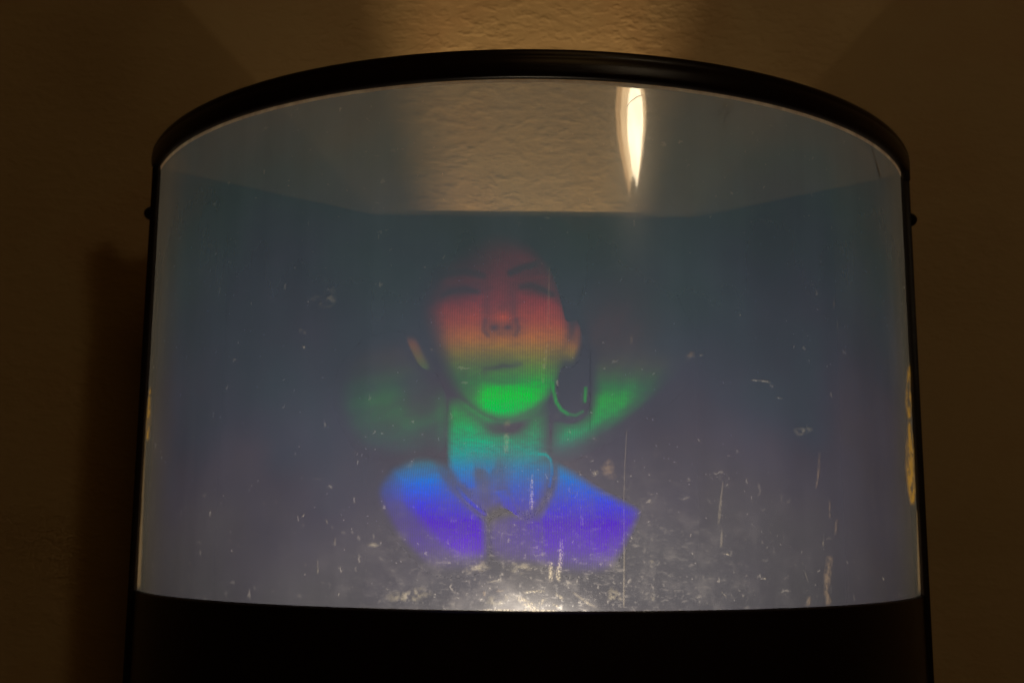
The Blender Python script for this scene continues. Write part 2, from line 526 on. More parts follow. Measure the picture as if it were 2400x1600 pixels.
# rim: a rounded black moulding with a fine step along its outer face
rim_prof = [(0.0006, H), (0.0036, H - 0.0004), (0.0046, H + 0.0004), (0.0050, H + 0.0020), (0.0051, H + 0.0050), (0.0050, H + 0.0078), (0.0046, H + 0.0084),
            (0.0047, H + 0.0092), (0.0046, H + 0.0110), (0.0040, H + 0.0121), (0.0026, H + 0.0125), (-0.0010, H + 0.0125),
            (-0.0022, H + 0.0108), (-0.0022, H + 0.0020), (-0.0012, H + 0.0012), (0.0006, H + 0.0012)]
rim = sweep('rim', rim_prof, -T0 - 0.006, T0 + 0.006, 200, M['plastic'], case, sharp=60)

# lower front panel of the base
base_prof = [(-0.0016, -0.0003), (0.0014, -0.0003), (0.0020, -0.0009), (0.0021, -0.2), (-0.0016, -0.2)]
base_panel = sweep('base_panel', base_prof, -T0, T0 + 0.010, 200, M['plastic'], case)

# upright rails at the two ends of the sheet, bolted from outside
for s in (-1, 1):
    x0, x1 = s * 0.2003, s * 0.2037
    xa, xb = min(x0, x1), max(x0, x1)
    y0 = -0.0035
    rail = prism('rail', [(xa, y0), (xb, y0), (xb, 0.020), (xa, 0.020)], -0.2, H - 0.001, M['metal'], case, 0.0007)
    # rounded bracket ear that ties rim and rail
    ear = prism('rim_bracket', [(xa + 0.0004, y0 - 0.001), (xb + 0.0003, y0 - 0.001), (xb + 0.0003, 0.012), (xa + 0.0004, 0.012)],
                H - 0.005, H + 0.0095, M['metal'], case, 0.0012)
    for zb in (0.1976, -0.06):
        bm = bmesh.new()
        bmesh.ops.create_uvsphere(bm, u_segments=24, v_segments=12, radius=0.0038)
        for v in bm.verts:
            v.co.z *= 1.15
        bmesh.ops.delete(bm, geom=[v for v in bm.verts if v.co.z < -0.0004], context='VERTS')
        bmesh.ops.rotate(bm, verts=bm.verts, cent=(0, 0, 0), matrix=Matrix.Rotation(s * math.pi / 2, 3, 'Y'))
        bmesh.ops.translate(bm, verts=bm.verts, vec=(s * 0.2036, 0.0006, zb))
        me = bpy.data.meshes.new('bolt'); bm.to_mesh(me); bm.free()
        link('bolt', me, M['metal'], rail)

# dark lining: back panel and two splayed cheeks
XL, XR, YB = -0.0949, 0.1023, 0.0917
prism('back_panel', [(XL - 0.001, YB), (XR + 0.001, YB), (XR + 0.001, YW - 0.0003), (XL - 0.001, YW - 0.0003)], -0.2, H, M['lining'], case, 0)
for s, xe in ((-1, XL), (1, XR)):
    a = Vector((s * 0.1995, 0.0012)); b = Vector((xe, YB - 0.0004))
    d = (b - a).normalized(); n = Vector((-d.y, d.x)) * (-1 if s > 0 else 1) * 0.0016
    prism('side_lining', [tuple(a), tuple(b), tuple(b + n), tuple(a + n)], -0.2, H, M['lining'], case, 0.0002)

# slotted floor over the lower bulb: two wings leave a slot that fans the light up the wall
zf = -0.045
k = (zf - SLOT.z) * 0.196
for x0, x1, ya, yb in ((-0.150, SLOT.x - k, SLOT.y - 0.02, 0.035), (SLOT.x + k, 0.150, SLOT.y - 0.02, 0.035),
                       (SLOT.x - k, SLOT.x + k, SLOT.y - 0.02, SLOT.y + 0.0035)):
    prism('floor_plate', [(x0, ya), (x1, ya), (x1, yb), (x0, yb)], zf - 0.0006, zf, M['lining'], case, 0)
prism('floor_plate', [(-0.150, -0.125), (0.150, -0.125), (0.150, SLOT.y - 0.0202), (-0.150, SLOT.y - 0.0202)], zf - 0.0006, zf, M['lining'], case, 0)

prism('added_light_blocker', [(-0.021, SLOT.y + 0.0065), (0.021, SLOT.y + 0.0065), (0.021, SLOT.y + 0.0073), (-0.021, SLOT.y + 0.0073)], -0.0446, -0.0065, M['lining'], case, 0)  # unseen card added to keep the upper bulb's light off the wall
# the clear sheet itself
nt_, nz_ = 240, 40
v, f, uvs = [], [], []
for i in range(nt_ + 1):
    t = -T0 + 2 * T0 * i / nt_
    for j in range(nz_ + 1):
        z = -0.012 + (H + 0.012) * j / nz_
        v.append(arc_pt(t, z)); uvs.append((t * RR, z))
for i in range(nt_):
    for j in range(nz_):
        a = i * (nz_ + 1) + j
        f.append((a, a + nz_ + 1, a + nz_ + 2, a + 1))
film = pydata('film', v, f, M['film'], case)
ul = film.data.uv_layers.new(name='sheet')
for lp in film.data.loops:
    ul.data[lp.index].uv = uvs[lp.vertex_index]
film['label'] = 'clear curved plastic sheet, scuffed and dusty along its lower edge'

# brown tape where the sheet tucks under the rim
tv, tf = [], []
for i in range(201):
    t = -T0 + 2 * T0 * i / 200
    tv += [arc_pt(t, H - 0.0013 - 0.0004 * abs(t), 0.0003), arc_pt(t, H + 0.0006, 0.0003)]
for i in range(200):
    tf.append((2 * i, 2 * i + 2, 2 * i + 3, 2 * i + 1))
pydata('tape_strip', tv, tf, M['tape'], case)


def ribbon(name, pts, widths, mat, parent, off=-0.0005, soft=True):
    """a thin mark laid on the film along photograph pixels, with its own wear fading at both sides"""
    pts = np.array(pts, float)
    L = np.r_[0, np.cumsum(np.hypot(*np.diff(pts, axis=0).T))]
    n = max(6, int(L[-1] / 5))
    t = np.linspace(0, L[-1], n)
    c = np.stack([np.interp(t, L, pts[:, 0]), np.interp(t, L, pts[:, 1])], -1)
    w = np.interp(t, L, widths)
    tg = np.gradient(c, axis=0); tg /= np.linalg.norm(tg, axis=1)[:, None] + 1e-9
    nn = np.stack([-tg[:, 1], tg[:, 0]], -1)
    V, F, A = [], [], []
    prof = (-1, -0.5, 0, 0.5, 1)
    for i in range(n):
        for q in prof:
            p = c[i] + nn[i] * q * w[i] * 0.5
            V.append(film_hit(p[0], p[1], off))
            e = 1 - abs(q) ** 2 if soft else 1.0
            A.append(e * (min(1, i / 2, (n - 1 - i) / 2) if soft else 1))
    k = len(prof)
    for i in range(n - 1):
        for j in range(k - 1):
            a = i * k + j
            F.append((a, a + 1, a + k + 1, a + k))
    o = pydata(name, V, F, mat, parent)
    at = o.data.attributes.new('wear', 'FLOAT', 'POINT')
    at.data.foreach_set('value', A)
    return o


def blot(name, cx, cy, rx, ry, mat, parent, off=-0.0005, seed=0):
    """an uneven round smear on the film"""
    r = np.random.default_rng(seed)
    ph = r.uniform(0, 6.28, 4)
    V, F, A = [film_hit(cx, cy, off)], [], [1.0]
    n, m = 28, 5
    for q in range(1, m + 1):
        for i in range(n):
            a = 2 * math.pi * i / n
            k = q / m * (1 + 0.22 * math.sin(2 * a + ph[0]) + 0.15 * math.sin(3 * a + ph[1]) + 0.1 * math.sin(5 * a + ph[2]))
            V.append(film_hit(cx + rx * k * math.cos(a), cy + ry * k * math.sin(a), off))
            A.append(1 - (q / m) ** 1.5)
    for i in range(n):
        F.append((0, 1 + i, 1 + (i + 1) % n))
        for q in range(m - 1):
            a, b = 1 + q * n + i, 1 + q * n + (i + 1) % n
            F.append((a, b, b + n, a + n))
    o = pydata(name, V, F, mat, parent)
    at = o.data.attributes.new('wear', 'FLOAT', 'POINT')
    at.data.foreach_set('value', A)
    return o


FM = film
# amber edge and yellow glue at the two ends of the sheet
ribbon('sheet_edge', [(347, 830), (341, 1000), (334, 1150), (328, 1300), (325, 1380)], [3, 7, 10, 11, 11], M['edge'], FM, off=0.0004)
ribbon('sheet_edge', [(2149, 1190), (2152, 1290), (2155, 1390)], [4, 7, 9], M['edge'], FM, off=0.0004)
ribbon('glue_patch', [(2131, 850), (2130, 900), (2129, 940), (2132, 985)], [6, 14, 18, 12], M['glue'], FM, off=0.0004)
ribbon('glue_patch', [(2131, 985), (2133, 1040), (2133, 1100), (2137, 1150), (2139, 1185)], [8, 22, 26, 22, 12], M['glue'], FM, off=0.0004)
ribbon('glue_patch', [(352, 905), (350, 950), (349, 990), (346, 1035)], [5, 10, 14, 8], M['glue'], FM, off=0.0004)
# scratches, creases and dribbles on the sheet
for pts, wd, mt in (
        ([(1288, 615), (1286, 700), (1284, 765)], [3, 7, 4], 'line'), ([(1284, 800), (1275, 850), (1272, 905)], [5, 12, 9], 'smear'),
        ([(1248, 1108), (1246, 1150), (1246, 1190)], [6, 12, 14], 'scuff'), ([(1316, 1260), (1316, 1300), (1308, 1345), (1310, 1365)], [10, 14, 14, 12], 'scuff'),
        ([(1290, 1318), (1291, 1365)], [12, 12], 'scuff'), ([(1462, 1180), (1463, 1290), (1462, 1425)], [4, 5, 5], 'line'),
        ([(1469, 1000), (1464, 1100), (1462, 1180)], [3, 3, 3], 'line'),
        ([(1695, 1125), (1690, 1165), (1686, 1210), (1683, 1230)], [3, 6, 9, 4], 'line'), ([(1692, 1238), (1690, 1285)], [5, 8], 'line'),
        ([(1695, 1298), (1713, 1299)], [5, 6], 'scuff'), ([(1785, 1355), (1797, 1356)], [4, 4], 'scuff'),
        ([(1921, 1058), (1918, 1110), (1912, 1145)], [7, 8, 5], 'stain'), ([(1944, 1170), (1945, 1215)], [5, 6], 'stain'),
        ([(1962, 1215), (1956, 1255)], [8, 8], 'stain'), ([(1945, 1300), (1940, 1345), (1936, 1390), (1945, 1420)], [18, 22, 14, 20], 'stain'),
        ([(1930, 1250), (1928, 1290)], [6, 5], 'smear'), ([(1896, 1395), (1893, 1420)], [12, 16], 'stain'),
        ([(1955, 695), (1954, 725)], [6, 6], 'stain'), ([(1962, 745), (1963, 775)], [3, 3], 'smear'),
        ([(1757, 890), (1790, 893), (1808, 895)], [4, 6, 8], 'scuff'), ([(1817, 932), (1836, 934)], [6, 4], 'scuff'),
        
        ([(1275, 510), (1292, 511)], [6, 6], 'smear'), ([(1480, 785), (1479, 806)], [6, 8], 'stain'),
        ([(744, 1308), (745, 1345)], [5, 6], 'smear'), ([(786, 1258), (785, 1280)], [6, 7], 'line'),
        ([(707, 1212), (715, 1203)], [4, 4], 'scuff'), ([(764, 1216), (768, 1228)], [4, 5], 'line'),
        ([(1885, 1335), (1895, 1365)], [3, 3], 'line'), ([(2068, 1350), (2072, 1360)], [3, 4], 'scuff'),
        ([(1184, 985), (1196, 998)], [22, 30], 'stain'), ([(1187, 1005), (1186, 1065)], [16, 14], 'smear'),
        ([(1690, 1385), (1704, 1400)], [3, 4], 'scuff'), ([(1140, 1365), (1172, 1358)], [4, 4], 'line'),
        ([(1210, 1395), (1236, 1415), (1262, 1430)], [14, 22, 26], 'scuff'), ([(1224, 1388), (1278, 1384)], [7, 8], 'scuff'),
        ([(1290, 1415), (1312, 1421)], [8, 8], 'scuff'), ([(1260, 1420), (1280, 1400)], [12, 10], 'scuff'),
        ([(1340, 1385), (1378, 1413), (1400, 1424)], [7, 8, 6], 'line'), ([(1300, 1390), (1322, 1405)], [9, 12], 'scuff'),
        ([(1130, 1428), (1220, 1430), (1310, 1430)], [5, 9, 5], 'scuff')):
    ribbon('scratch', pts, wd, M[mt], FM)
for cx, cy, rx, ry, mt, sd in ((770, 702, 22, 24, 'smear', 1), (745, 698, 20, 9, 'smear', 2), (708, 778, 9, 9, 'smear', 3), (712, 813, 5, 5, 'scuff', 4),
                               (1425, 1100, 24, 22, 'stain', 5), (1395, 1108, 10, 8, 'scuff', 6), (1620, 831, 13, 8, 'stain', 7), (1643, 832, 4, 4, 'scuff', 8),
                               (1530, 1320, 12, 8, 'smear', 9), (1012, 818, 4, 4, 'scuff', 10), (1376, 1410, 5, 6, 'scuff', 11), (874, 1276, 12, 9, 'smear', 12),
                               (1312, 1290, 9, 5, 'scuff', 13), (1290, 1320, 8, 5, 'scuff', 14), (1246, 1189, 7, 6, 'scuff', 15), (1170, 1405, 40, 12, 'smear', 16),
                               (1440, 1395, 26, 16, 'smear', 17), (960, 1395, 50, 20, 'smear', 18), (1120, 1330, 30, 16, 'smear', 19), (1220, 1330, 26, 18, 'smear', 20),
                               (1135, 1390, 5, 6, 'stain', 21), (1172, 1383, 9, 5, 'stain', 22), (1530, 1395, 8, 10, 'smear', 23), (1880, 1010, 20, 14, 'smear', 24),
                               (1178, 743, 4, 4, 'stain', 25), (1700, 262, 22, 20, 'soot', 26), (1695, 292, 12, 10, 'soot', 27), (935, 368, 4, 3, 'soot', 28)):
    blot('smudge', cx, cy, rx, ry, M[mt], FM, seed=sd)
# the split in the upper right corner and the old seams in the sheet
ribbon('crack', [(2038, 345), (2048, 375), (2056, 402), (2063, 428)], [3, 3, 6, 3], M['dark'], FM)
ribbon('crack', [(1510, 222), (1494, 226), (1478, 238), (1468, 252)], [2.5, 2.5, 2.2, 1.5], M['dark'], FM, off=0.0006)
ribbon('seam', [(1384, 815), (1383, 900), (1383, 1010)], [4, 4, 4], M['faint'], FM, off=0.0023)

# ------------------------------------------------------------------ the hologram picture
holo = empty('hologram_portrait', tuple(film_hit(1200, 1300)))
tag(holo, 'glowing rainbow hologram of a woman looking upwards, red face, green chin and violet shoulders', 'hologram')


def G(x, y, cx, cy, rx, ry, rot=0.0, p=2.0):
    a = math.radians(rot)
    dx, dy = x - cx, y - cy
    u = (dx * math.cos(a) + dy * math.sin(a)) / rx
    w = (-dx * math.sin(a) + dy * math.cos(a)) / ry
    return np.exp(-(np.abs(u) ** p + np.abs(w) ** p))


def sdf(x, y, poly):
    """signed distance to a closed polygon, positive inside"""
    d = np.full(x.shape, 1e9); ins = np.zeros(x.shape, bool)
    n = len(poly)
    for i in range(n):
        ax, ay = poly[i]; bx, by = poly[(i + 1) % n]
        ex, ey = bx - ax, by - ay
        t = np.clip(((x - ax) * ex + (y - ay) * ey) / (ex * ex + ey * ey + 1e-9), 0, 1)
        d = np.minimum(d, np.hypot(x - ax - t * ex, y - ay - t * ey))
        c = (ay > y) != (by > y)
        with np.errstate(divide='ignore', invalid='ignore'):
            xi = (bx - ax) * (y - ay) / (by - ay + 1e-12) + ax
        ins ^= c & (x < xi)
    return np.where(ins, d, -d)


def line_d(x, y, pts):
    d = np.full(x.shape, 1e9)
    for (ax, ay), (bx, by) in zip(pts[:-1], pts[1:]):
        ex, ey = bx - ax, by - ay
        t = np.clip(((x - ax) * ex + (y - ay) * ey) / (ex * ex + ey * ey + 1e-9), 0, 1)
        d = np.minimum(d, np.hypot(x - ax - t * ex, y - ay - t * ey))
    return d


def ss(v, a, b):
    t = np.clip((v - a) / (b - a), 0, 1)
    return t * t * (3 - 2 * t)


def smooth(pts, n=6):
    """closed Catmull-Rom through the given outline"""
    out = []
    m = len(pts)
    for i in range(m):
        p0, p1, p2, p3 = (np.array(pts[(i + q) % m], float) for q in (-1, 0, 1, 2))
        for k in range(n):
            t = k / n
            out.append(tuple(0.5 * ((2 * p1) + (p2 - p0) * t + (2 * p0 - 5 * p1 + 4 * p2 - p3) * t * t + (3 * p1 - p0 - 3 * p2 + p3) * t ** 3)))
    return out


def relief(name, outline, lum, depth, step=3.0, margin=2.0, parent=holo):
    """one piece of the recorded figure as a shell in relief ahead of the film"""
    xs = [p[0] for p in outline]; ys = [p[1] for p in outline]
    gx = np.arange(min(xs) - step, max(xs) + 2 * step, step)
    gy = np.arange(min(ys) - step, max(ys) + 2 * step, step)
    X, Y = np.meshgrid(gx, gy)
    D = sdf(X, Y, outline)
    keep = D > -margin
    quad = keep[:-1, :-1] & keep[1:, :-1] & keep[:-1, 1:] & keep[1:, 1:]
    use = np.zeros(X.shape, bool)
    for a, b in ((slice(None, -1), slice(None, -1)), (slice(1, None), slice(None, -1)), (slice(None, -1), slice(1, None)), (slice(1, None), slice(1, None))):
        use[a, b] |= quad
    idx = -np.ones(X.shape, int); idx[use] = np.arange(use.sum())
    x, y, d = X[use], Y[use], D[use]
    P = film_hit(x, y, depth(x, y, d))
    L = np.clip(lum(x, y, d), 0, 1.05) * ss(d, -margin, 2.0)
    jj, ii = np.nonzero(quad)
    F = [(int(idx[j, i]), int(idx[j + 1, i]), int(idx[j + 1, i + 1]), int(idx[j, i + 1])) for j, i in zip(jj, ii)]
    me = bpy.data.meshes.new(name)
    me.from_pydata([tuple(map(float, p)) for p in P], [], F)
    me.update()
    at = me.attributes.new('recorded', 'FLOAT', 'POINT'); at.data.foreach_set('value', L.astype(np.float32))
    sx = np.arctan2(P[:, 0], -(P[:, 1] - Y0)) * RR
    at = me.attributes.new('sheet_x', 'FLOAT', 'POINT'); at.data.foreach_set('value', sx.astype(np.float32))
    return link(name, me, M['holo'], parent)


# --- head: face, ears and neck in one skin
HEAD = smooth([(1120, 562), (1170, 545), (1225, 562), (1272, 602), (1300, 655), (1316, 712), (1328, 752), (1352, 752), (1364, 790), (1362, 825), (1345, 856),
               (1316, 862), (1305, 900), (1288, 935), (1287, 1000), (1290, 1062), (1240, 1085), (1150, 1105), (1085, 1095), (1050, 1070), (1049, 1000), (1048, 935),
               (1028, 880), (1004, 868), (980, 852), (955, 800), (958, 782), (985, 790), (984, 740), (984, 690), (1000, 640), (1050, 600)], 5)
FACE = smooth([(1080, 575), (1150, 548), (1222, 562), (1272, 602), (1302, 660), (1320, 715), (1331, 775), (1318, 850), (1296, 912), (1252, 958), (1196, 984), (1140, 974),
               (1082, 932), (1042, 880), (1010, 810), (990, 740), (990, 690), (1010, 630)], 5)


def head_depth(x, y, d):
    face = np.sqrt(np.clip(1 - ((x - 1165) / 185) ** 2 - ((y - 780) / 250) ** 2, 0, 1))
    z = 0.0022 + 0.0105 * face
    z += 0.0045 * G(x, y, 1177, 735, 22, 34) + 0.0022 * G(x, y, 1176, 675, 15, 50)      # nose
    z += 0.0012 * G(x, y, 1180, 868, 52, 20) + 0.0018 * G(x, y, 1180, 935, 60, 34)      # lips, chin
    z += 0.0010 * (G(x, y, 1085, 745, 55, 40) + G(x, y, 1258, 745, 50, 45))             # cheeks
    z -= 0.0014 * (G(x, y, 1085, 672, 50, 20) + G(x, y, 1256, 668, 46, 20))             # eye sockets
    return z


def head_lum(x, y, d):
    fd = sdf(x, y, FACE)
    inside = ss(fd, -12, 18 + 62 * ss(x, 1110, 1000) + 34 * ss(y, 650, 570))
    # broad tone of the face: dim brow, bright cheeks, mouth and chin
    lower_l = np.interp(x, [980, 1000, 1060, 1135, 1160], [728, 718, 702, 688, 690])
    lower_r = np.interp(x, [1190, 1215, 1250, 1300, 1330], [690, 684, 690, 704, 716])
    under = y - np.where(x < 1176, lower_l, lower_r)
    cheek = ss(under, -10, 14) * (1 - 0.6 * G(x, y, 1176, 690, 30, 40))
    side = ss(x, 975, 1120)
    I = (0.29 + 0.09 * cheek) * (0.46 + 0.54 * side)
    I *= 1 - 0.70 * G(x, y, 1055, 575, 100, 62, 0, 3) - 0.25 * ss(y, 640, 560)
    I += 0.17 * G(x, y, 1232, 592, 46, 42, 40) + 0.13 * G(x, y, 1168, 645, 36, 66)
    I += 0.15 * cheek * G(x, y, 1100, 745, 90, 60) + 0.22 * cheek * G(x, y, 1262, 742, 60, 62)
    I += 0.14 * G(x, y, 1255, 790, 55, 36) + 0.14 * G(x, y, 1110, 785, 50, 34) + 0.18 * G(x, y, 1182, 806, 34, 16)
    I += 0.12 * G(x, y, 1255, 850, 46, 60) + 0.04 * G(x, y, 1100, 850, 60, 50)
    # brows and sockets
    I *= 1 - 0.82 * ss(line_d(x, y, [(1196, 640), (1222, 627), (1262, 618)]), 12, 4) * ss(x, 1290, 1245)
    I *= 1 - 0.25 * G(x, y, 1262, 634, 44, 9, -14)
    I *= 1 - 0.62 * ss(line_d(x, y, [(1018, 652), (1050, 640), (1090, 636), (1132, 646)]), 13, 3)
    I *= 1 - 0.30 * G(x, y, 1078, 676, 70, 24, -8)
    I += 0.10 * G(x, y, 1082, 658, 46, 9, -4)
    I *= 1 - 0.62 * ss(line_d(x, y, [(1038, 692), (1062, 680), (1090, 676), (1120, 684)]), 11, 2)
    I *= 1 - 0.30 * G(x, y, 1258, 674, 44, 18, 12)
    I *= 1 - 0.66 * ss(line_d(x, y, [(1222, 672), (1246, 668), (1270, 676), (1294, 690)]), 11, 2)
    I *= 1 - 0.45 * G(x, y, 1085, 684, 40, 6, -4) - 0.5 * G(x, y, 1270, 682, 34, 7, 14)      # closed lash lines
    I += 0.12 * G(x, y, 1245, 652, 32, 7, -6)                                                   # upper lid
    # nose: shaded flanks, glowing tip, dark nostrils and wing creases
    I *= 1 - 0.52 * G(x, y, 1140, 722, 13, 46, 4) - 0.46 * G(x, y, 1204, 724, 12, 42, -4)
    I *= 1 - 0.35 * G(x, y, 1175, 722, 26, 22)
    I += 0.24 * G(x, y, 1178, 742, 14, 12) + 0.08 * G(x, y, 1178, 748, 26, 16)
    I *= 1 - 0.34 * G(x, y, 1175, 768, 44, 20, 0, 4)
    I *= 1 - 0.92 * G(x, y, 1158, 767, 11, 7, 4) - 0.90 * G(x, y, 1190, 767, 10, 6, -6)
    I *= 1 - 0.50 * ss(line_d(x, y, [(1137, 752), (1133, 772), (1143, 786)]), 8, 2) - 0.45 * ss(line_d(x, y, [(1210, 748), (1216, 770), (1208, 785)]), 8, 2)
    # mouth
    I *= 1 - 0.78 * ss(line_d(x, y, [(1136, 863), (1160, 862), (1180, 857), (1200, 858), (1220, 853)]), 10, 0) * (0.45 + 0.55 * G(x, y, 1180, 858, 40, 60))
    I *= 1 - 0.22 * G(x, y, 1182, 848, 44, 8)
    I += 0.12 * G(x, y, 1182, 878, 36, 9)
    I *= 1 - 0.52 * G(x, y, 1178, 898, 36, 7) - 0.25 * G(x, y, 1135, 875, 10, 20)
    # chin, jaw
    I += 0.95 * G(x, y, 1172, 934, 47, 32, 4, 3) + 0.55 * G(x, y, 1215, 930, 50, 32, -10, 3) + 0.22 * G(x, y, 1262, 895, 36, 44, -25)
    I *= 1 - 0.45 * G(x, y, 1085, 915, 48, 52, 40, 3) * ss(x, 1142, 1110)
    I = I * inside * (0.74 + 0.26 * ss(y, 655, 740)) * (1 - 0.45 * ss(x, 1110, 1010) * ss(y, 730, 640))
    # neck, with the shadow the jaw leaves on it
    neck = (1 - ss(fd, -8, 2)) * ss(y, 925, 965) * ss(x, 1040, 1070) * ss(x, 1298, 1244)
    Nk = 0.96 * (0.55 + 0.45 * ss(y, 960, 1010)) * (1 - 0.34 * ss(x, 1130, 1190)) * (1 - 0.10 * G(x, y, 1230, 1030, 40, 50))
    Nk *= 1 - 0.92 * G(x, y, 1182, 1003, 58, 22, 0, 3) - 0.55 * G(x, y, 1250, 975, 52, 16, -30) - 0.55 * G(x, y, 1100, 968, 48, 16, 34)
    Nk *= 1 - 0.18 * (np.sin(y * 0.55 + 3 * np.sin(x * 0.03)) > 0.75) * ss(y, 1000, 1030)
    dash = np.sin(y * 0.52 + 2.2 * np.sin(x * 0.045)) * np.sin(x * 0.11 + y * 0.31) * np.sin(x * 0.043 - y * 0.07)
    Nk *= 1 + 0.30 * ss(dash, 0.25, 0.7) * ss(y, 970, 1010) - 0.22 * ss(-dash, 0.3, 0.7) * ss(y, 970, 1010)
    I += neck * Nk * ss(y, 1100, 1056)
    # ears
    I += 0.42 * G(x, y, 1338, 822, 14, 22, 20, 3) + 0.22 * G(x, y, 1352, 785, 10, 26, 8)
    I += 0.10 * G(x, y, 1326, 800, 22, 44) + 0.26 * ss(line_d(x, y, [(960, 790), (976, 825), (994, 858)]), 17, 3) * ss(y, 782, 812)
    return I


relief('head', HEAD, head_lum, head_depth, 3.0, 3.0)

# --- wide brim seen from below, behind the head
BRIM_R = smooth([(1352, 720), (1400, 640), (1480, 610), (1560, 650), (1610, 740), (1650, 820), (1630, 880), (1575, 940), (1490, 1000), (1390, 1060), (1325, 1085),
                 (1290, 1085), (1291, 1010), (1300, 985), (1345, 988), (1378, 955), (1382, 850)], 5)


def brim_r(x, y, d):
    I = 0.045 * G(x, y, 1440, 780, 85, 100) + 0.22 * G(x, y, 1440, 925, 130, 85, -20, 3) * ss(y, 790, 900)
    I += 0.36 * G(x, y, 1425, 952, 48, 56, 28, 2.4) * ss(x, 1383, 1390) + 0.26 * G(x, y, 1350, 1015, 66, 24, -20)
    rim = line_d(x, y, [(1288, 1100), (1380, 1058), (1470, 1005), (1560, 930), (1640, 850)])
    I *= 1 - 0.42 * ss(rim, 52, 34) - 0.58 * ss(rim, 34, 12)
    I *= 0.88 + 0.16 * np.sin((x + 0.7 * y) * 0.09) * np.sin(x * 0.043 + 1.0)
    return I * ss(d, 0, 30) + 0.18 * G(x, y, 1330, 1015, 70, 40, -25) * ss(d, 0, 8)


relief('hat_brim', BRIM_R, brim_r, lambda x, y, d: 0.0016 + 0 * x, 4.0)
BRIM_L = smooth([(780, 920), (830, 810), (940, 780), (1000, 850), (1036, 905), (1049, 950), (1049, 1040), (1000, 1075), (900, 1080), (820, 1040)], 5)


def brim_l(x, y, d):
    I = 0.19 * G(x, y, 930, 955, 100, 95, 0, 2.0) * (0.88 + 0.09 * np.sin(y * 0.13 + x * 0.035)) * (1 - 0.72 * G(x, y, 985, 925, 46, 52, 0, 3))
    I += 0.06 * ss(line_d(x, y, [(1040, 965), (1005, 985), (950, 992)]), 22, 2)
    return I * ss(d, 0, 45) + 0.16 * G(x, y, 1036, 985, 16, 54)


relief('hat_brim', BRIM_L, brim_l, lambda x, y, d: 0.0016 + 0 * x, 4.0)

# --- hoop earring
HOOP = [(1295, 892), (1298, 918), (1304, 942), (1316, 960), (1332, 970), (1350, 973), (1366, 964), (1372, 945), (1373, 905)]
hp = np.array(HOOP, float)
tg = np.gradient(hp, axis=0); tg /= np.linalg.norm(tg, axis=1)[:, None]
nn = np.stack([-tg[:, 1], tg[:, 0]], -1)
hoop_outline = [tuple(p) for p in hp + nn * 9] + [tuple(p) for p in (hp - nn * 9)[::-1]]


def hoop_lum(x, y, d):
    I = 0.50 * ss(line_d(x, y, HOOP[:5]), 6.0, 1) * (1 - 0.35 * ss(x, 1322, 1336))
    I = np.maximum(I, 0.24 * ss(line_d(x, y, HOOP[4:7]), 5, 1))
    I = np.maximum(I, 0.36 * ss(line_d(x, y, [(1371, 940), (1373, 908)]), 5, 2))
    return I * ss(y, 885, 905)


relief('hoop_earring', hoop_outline, hoop_lum, lambda x, y, d: 0.0036 + 0.0010 * ss(d, 0, 9), 2.0, 1.0)

# --- collar: torn bright points below the neck with a fine outer edge
COLLAR = smooth([(1047, 1046), (1120, 1046), (1200, 1046), (1280, 1050), (1294, 1070), (1303, 1110), (1290, 1155), (1262, 1200), (1225, 1215), (1180, 1190),
                 (1150, 1210), (1128, 1218), (1100, 1190), (1072, 1150), (1054, 1110)], 5)


def collar_lum(x, y, d):
    top = ss(y, 1056, 1096)
    I = 0.92 * ss(sdf(x, y, [(1044, 1030), (1122, 1030), (1117, 1100), (1122, 1150), (1098, 1150), (1074, 1130), (1052, 1090)]), -8, 14)
    I = np.maximum(I, 0.72 * ss(sdf(x, y, [(1100, 1030), (1180, 1030), (1166, 1090), (1148, 1122), (1134, 1104), (1112, 1100)]), -6, 10))
    I = np.maximum(I, 0.66 * ss(sdf(x, y, [(1160, 1030), (1296, 1030), (1297, 1110), (1280, 1160), (1250, 1205), (1215, 1215), (1185, 1175), (1168, 1130)]), -14, 26))
    I = np.maximum(I, 0.74 * ss(sdf(x, y, [(1158, 1150), (1186, 1145), (1212, 1190), (1216, 1214), (1192, 1208)]), -10, 8))
    I = np.maximum(I, 0.44 * ss(d, 0, 26) + 0.05 * np.sin(x * 0.13) * np.sin(y * 0.09 + x * 0.05)) * top
    I = np.maximum(I, 0.95 * ss(line_d(x, y, [(1066, 1135), (1090, 1165), (1112, 1184), (1136, 1204)]), 8, 1) * ss(x, 1060, 1100))
    I = np.maximum(I, 0.80 * ss(line_d(x, y, [(1262, 1064), (1280, 1065), (1291, 1077), (1294, 1105), (1288, 1140)]), 4.5, 1.5))
    I *= 1 - 0.30 * G(x, y, 1262, 1092, 18, 20)
    I *= 1 - 0.50 * ss(line_d(x, y, [(1124, 1110), (1134, 1140), (1142, 1175), (1142, 1215)]), 26, 2)
    streak = np.sin(x * 0.09 + 1.2 * np.sin(x * 0.031)) * 0.5 + 0.5
    return I * (0.86 + 0.2 * streak)


relief('collar', COLLAR, collar_lum, lambda x, y, d: 0.0030 + 0.0016 * ss(d, 0, 30), 3.0)

# --- jacket: two fronts parted by dark lapels
JACK_L = smooth([(875, 1150), (905, 1098), (955, 1068), (1000, 1062), (1058, 1082), (1096, 1140), (1130, 1188), (1146, 1212), (1146, 1320), (1100, 1350), (1010, 1345), (948, 1290), (900, 1225)], 5)


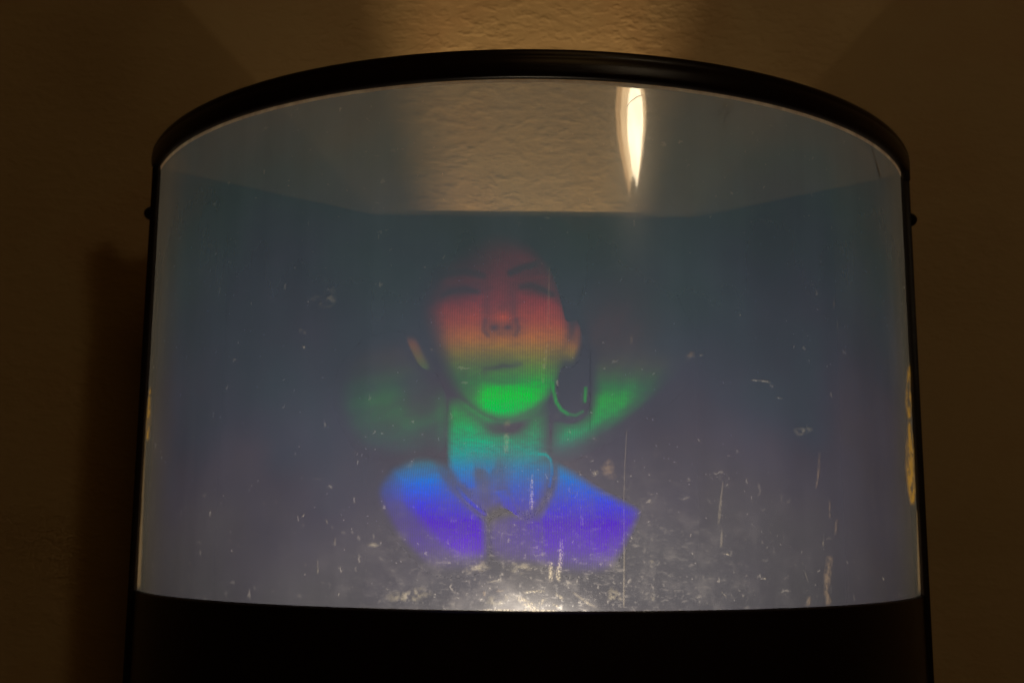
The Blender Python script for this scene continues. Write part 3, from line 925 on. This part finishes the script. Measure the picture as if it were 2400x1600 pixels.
def jack_l(x, y, d):
    I = 0.80 * G(x, y, 965, 1130, 60, 62, 0, 3) * ss(d, 0, 42)
    I = np.maximum(I, 1.02 * ss(sdf(x, y, [(930, 1110), (1025, 1110), (1075, 1165), (1140, 1225), (1142, 1300), (1070, 1310), (1000, 1240), (940, 1170)]), -30, 22))
    I = np.maximum(I, 0.42 * ss(d, 0, 30))
    I *= 1 - 0.30 * ss(x, 1000, 930) * ss(y, 1150, 1200)
    I *= 1 - 0.40 * ss(line_d(x, y, [(1030, 1085), (1062, 1140), (1100, 1180), (1150, 1222)]), 16, 5)
    return I * ss(y, 1362, 1270) * ss(d, -2, 28)


relief('jacket', JACK_L, jack_l, lambda x, y, d: 0.0018 + 0.0060 * np.sqrt(np.clip(d / 70, 0, 1)), 4.0)
JACK_R = smooth([(1297, 1078), (1345, 1098), (1405, 1138), (1470, 1172), (1500, 1190), (1502, 1212), (1478, 1265), (1452, 1315), (1415, 1350), (1330, 1352), (1270, 1330),
                 (1180, 1325), (1140, 1290), (1142, 1225), (1190, 1200), (1252, 1198), (1280, 1158), (1293, 1118)], 5)


def jack_r(x, y, d):
    I = 1.04 * ss(d, -2, 26)
    I *= 1 - 0.22 * ss(y, 1130, 1090)
    I *= 1 - 0.48 * ss(x, 1285, 1225) - 0.22 * ss(x, 1225, 1165)
    I = np.maximum(I, 0.9 * G(x, y, 1258, 1270, 10, 26))
    I *= 1 - 0.40 * ss(line_d(x, y, [(1302, 1082), (1298, 1140), (1275, 1190), (1262, 1215)]), 13, 4)
    I *= 1 - 0.28 * ss(line_d(x, y, [(1270, 1225), (1272, 1300)]), 6, 2)
    I *= 1 - 0.10 * ss(line_d(x, y, [(1388, 1130), (1388, 1350)]), 5, 2)
    return 0.95 * I * ss(y, 1362, 1270)


relief('jacket', JACK_R, jack_r, lambda x, y, d: 0.0018 + 0.0060 * np.sqrt(np.clip(d / 70, 0, 1)), 4.0)

# ------------------------------------------------------------------ lamp across the room, mirrored in the sheet
room = empty('hanging_lamp', (0.82, -1.625, 0.66))
tag(room, 'warm glowing tapered lamp mirrored as the bright streak in the upper right of the sheet', 'lamp')
shade_m = mat_glow('tan_lit_shade', (1.0, 0.55, 0.22), 3.6)
mid_m = mat_glow('amber_inner_shade', (1.0, 0.66, 0.33), 7.0)
bulb_m = mat_glow('white_hot_bulb', (1.0, 0.80, 0.52), 20.0)


def lathe(name, prof, cx, cy, mat, parent, n=40, cap=True):
    v, f = [], []
    for r, z in prof:
        for i in range(n):
            a = 2 * math.pi * i / n
            v.append((cx + r * math.cos(a), cy + r * math.sin(a), z))
    for j in range(len(prof) - 1):
        for i in range(n):
            f.append((j * n + i, j * n + (i + 1) % n, (j + 1) * n + (i + 1) % n, (j + 1) * n + i))
    if cap:
        f.append(tuple(range(n))[::-1]); f.append(tuple(range((len(prof) - 1) * n, len(prof) * n)))
    return pydata(name, v, f, mat, parent)


def toward(x, z, y):
    k = (y + 0.125) / -1.5
    return 0.04 + (x - 0.04) * k, 0.2 + (z - 0.2) * k


SH = [(0.018, 0.670), (0.058, 0.708), (0.098, 0.755), (0.128, 0.80), (0.136, 0.84), (0.124, 0.875), (0.085, 0.91), (0.03, 0.93)]
lathe('lamp_shade', SH, 0.82, -1.625, shade_m, room)
for nm, kx, dx, yy, mt in (('inner_shade', 0.74, 0.022, -1.46, mid_m), ('bulb', 0.46, 0.040, -1.40, bulb_m)):
    pr = []
    cx, _ = toward(0.82 + dx, 0.8, yy)
    for r, z in SH:
        pr.append((r * kx, toward(0, 0.80 + (z - 0.80) * (0.97 if nm == 'inner_shade' else 0.88), yy)[1]))
    lathe(nm, pr, cx, yy, mt, room, 32)
lathe('cord', [(0.004, 0.9205), (0.004, 1.9)], 0.82, -1.625, M['metal'], room, 10)
fx, fz = toward(0.836, 0.696, -1.34)
lathe('finial', [(0.004, fz - 0.075), (0.020, fz - 0.05), (0.024, fz - 0.02), (0.020, fz - 0.004), (0.008, fz + 0.004)], fx, -1.34, M['metal'], room, 24)

print('scene built', len(bpy.data.objects))
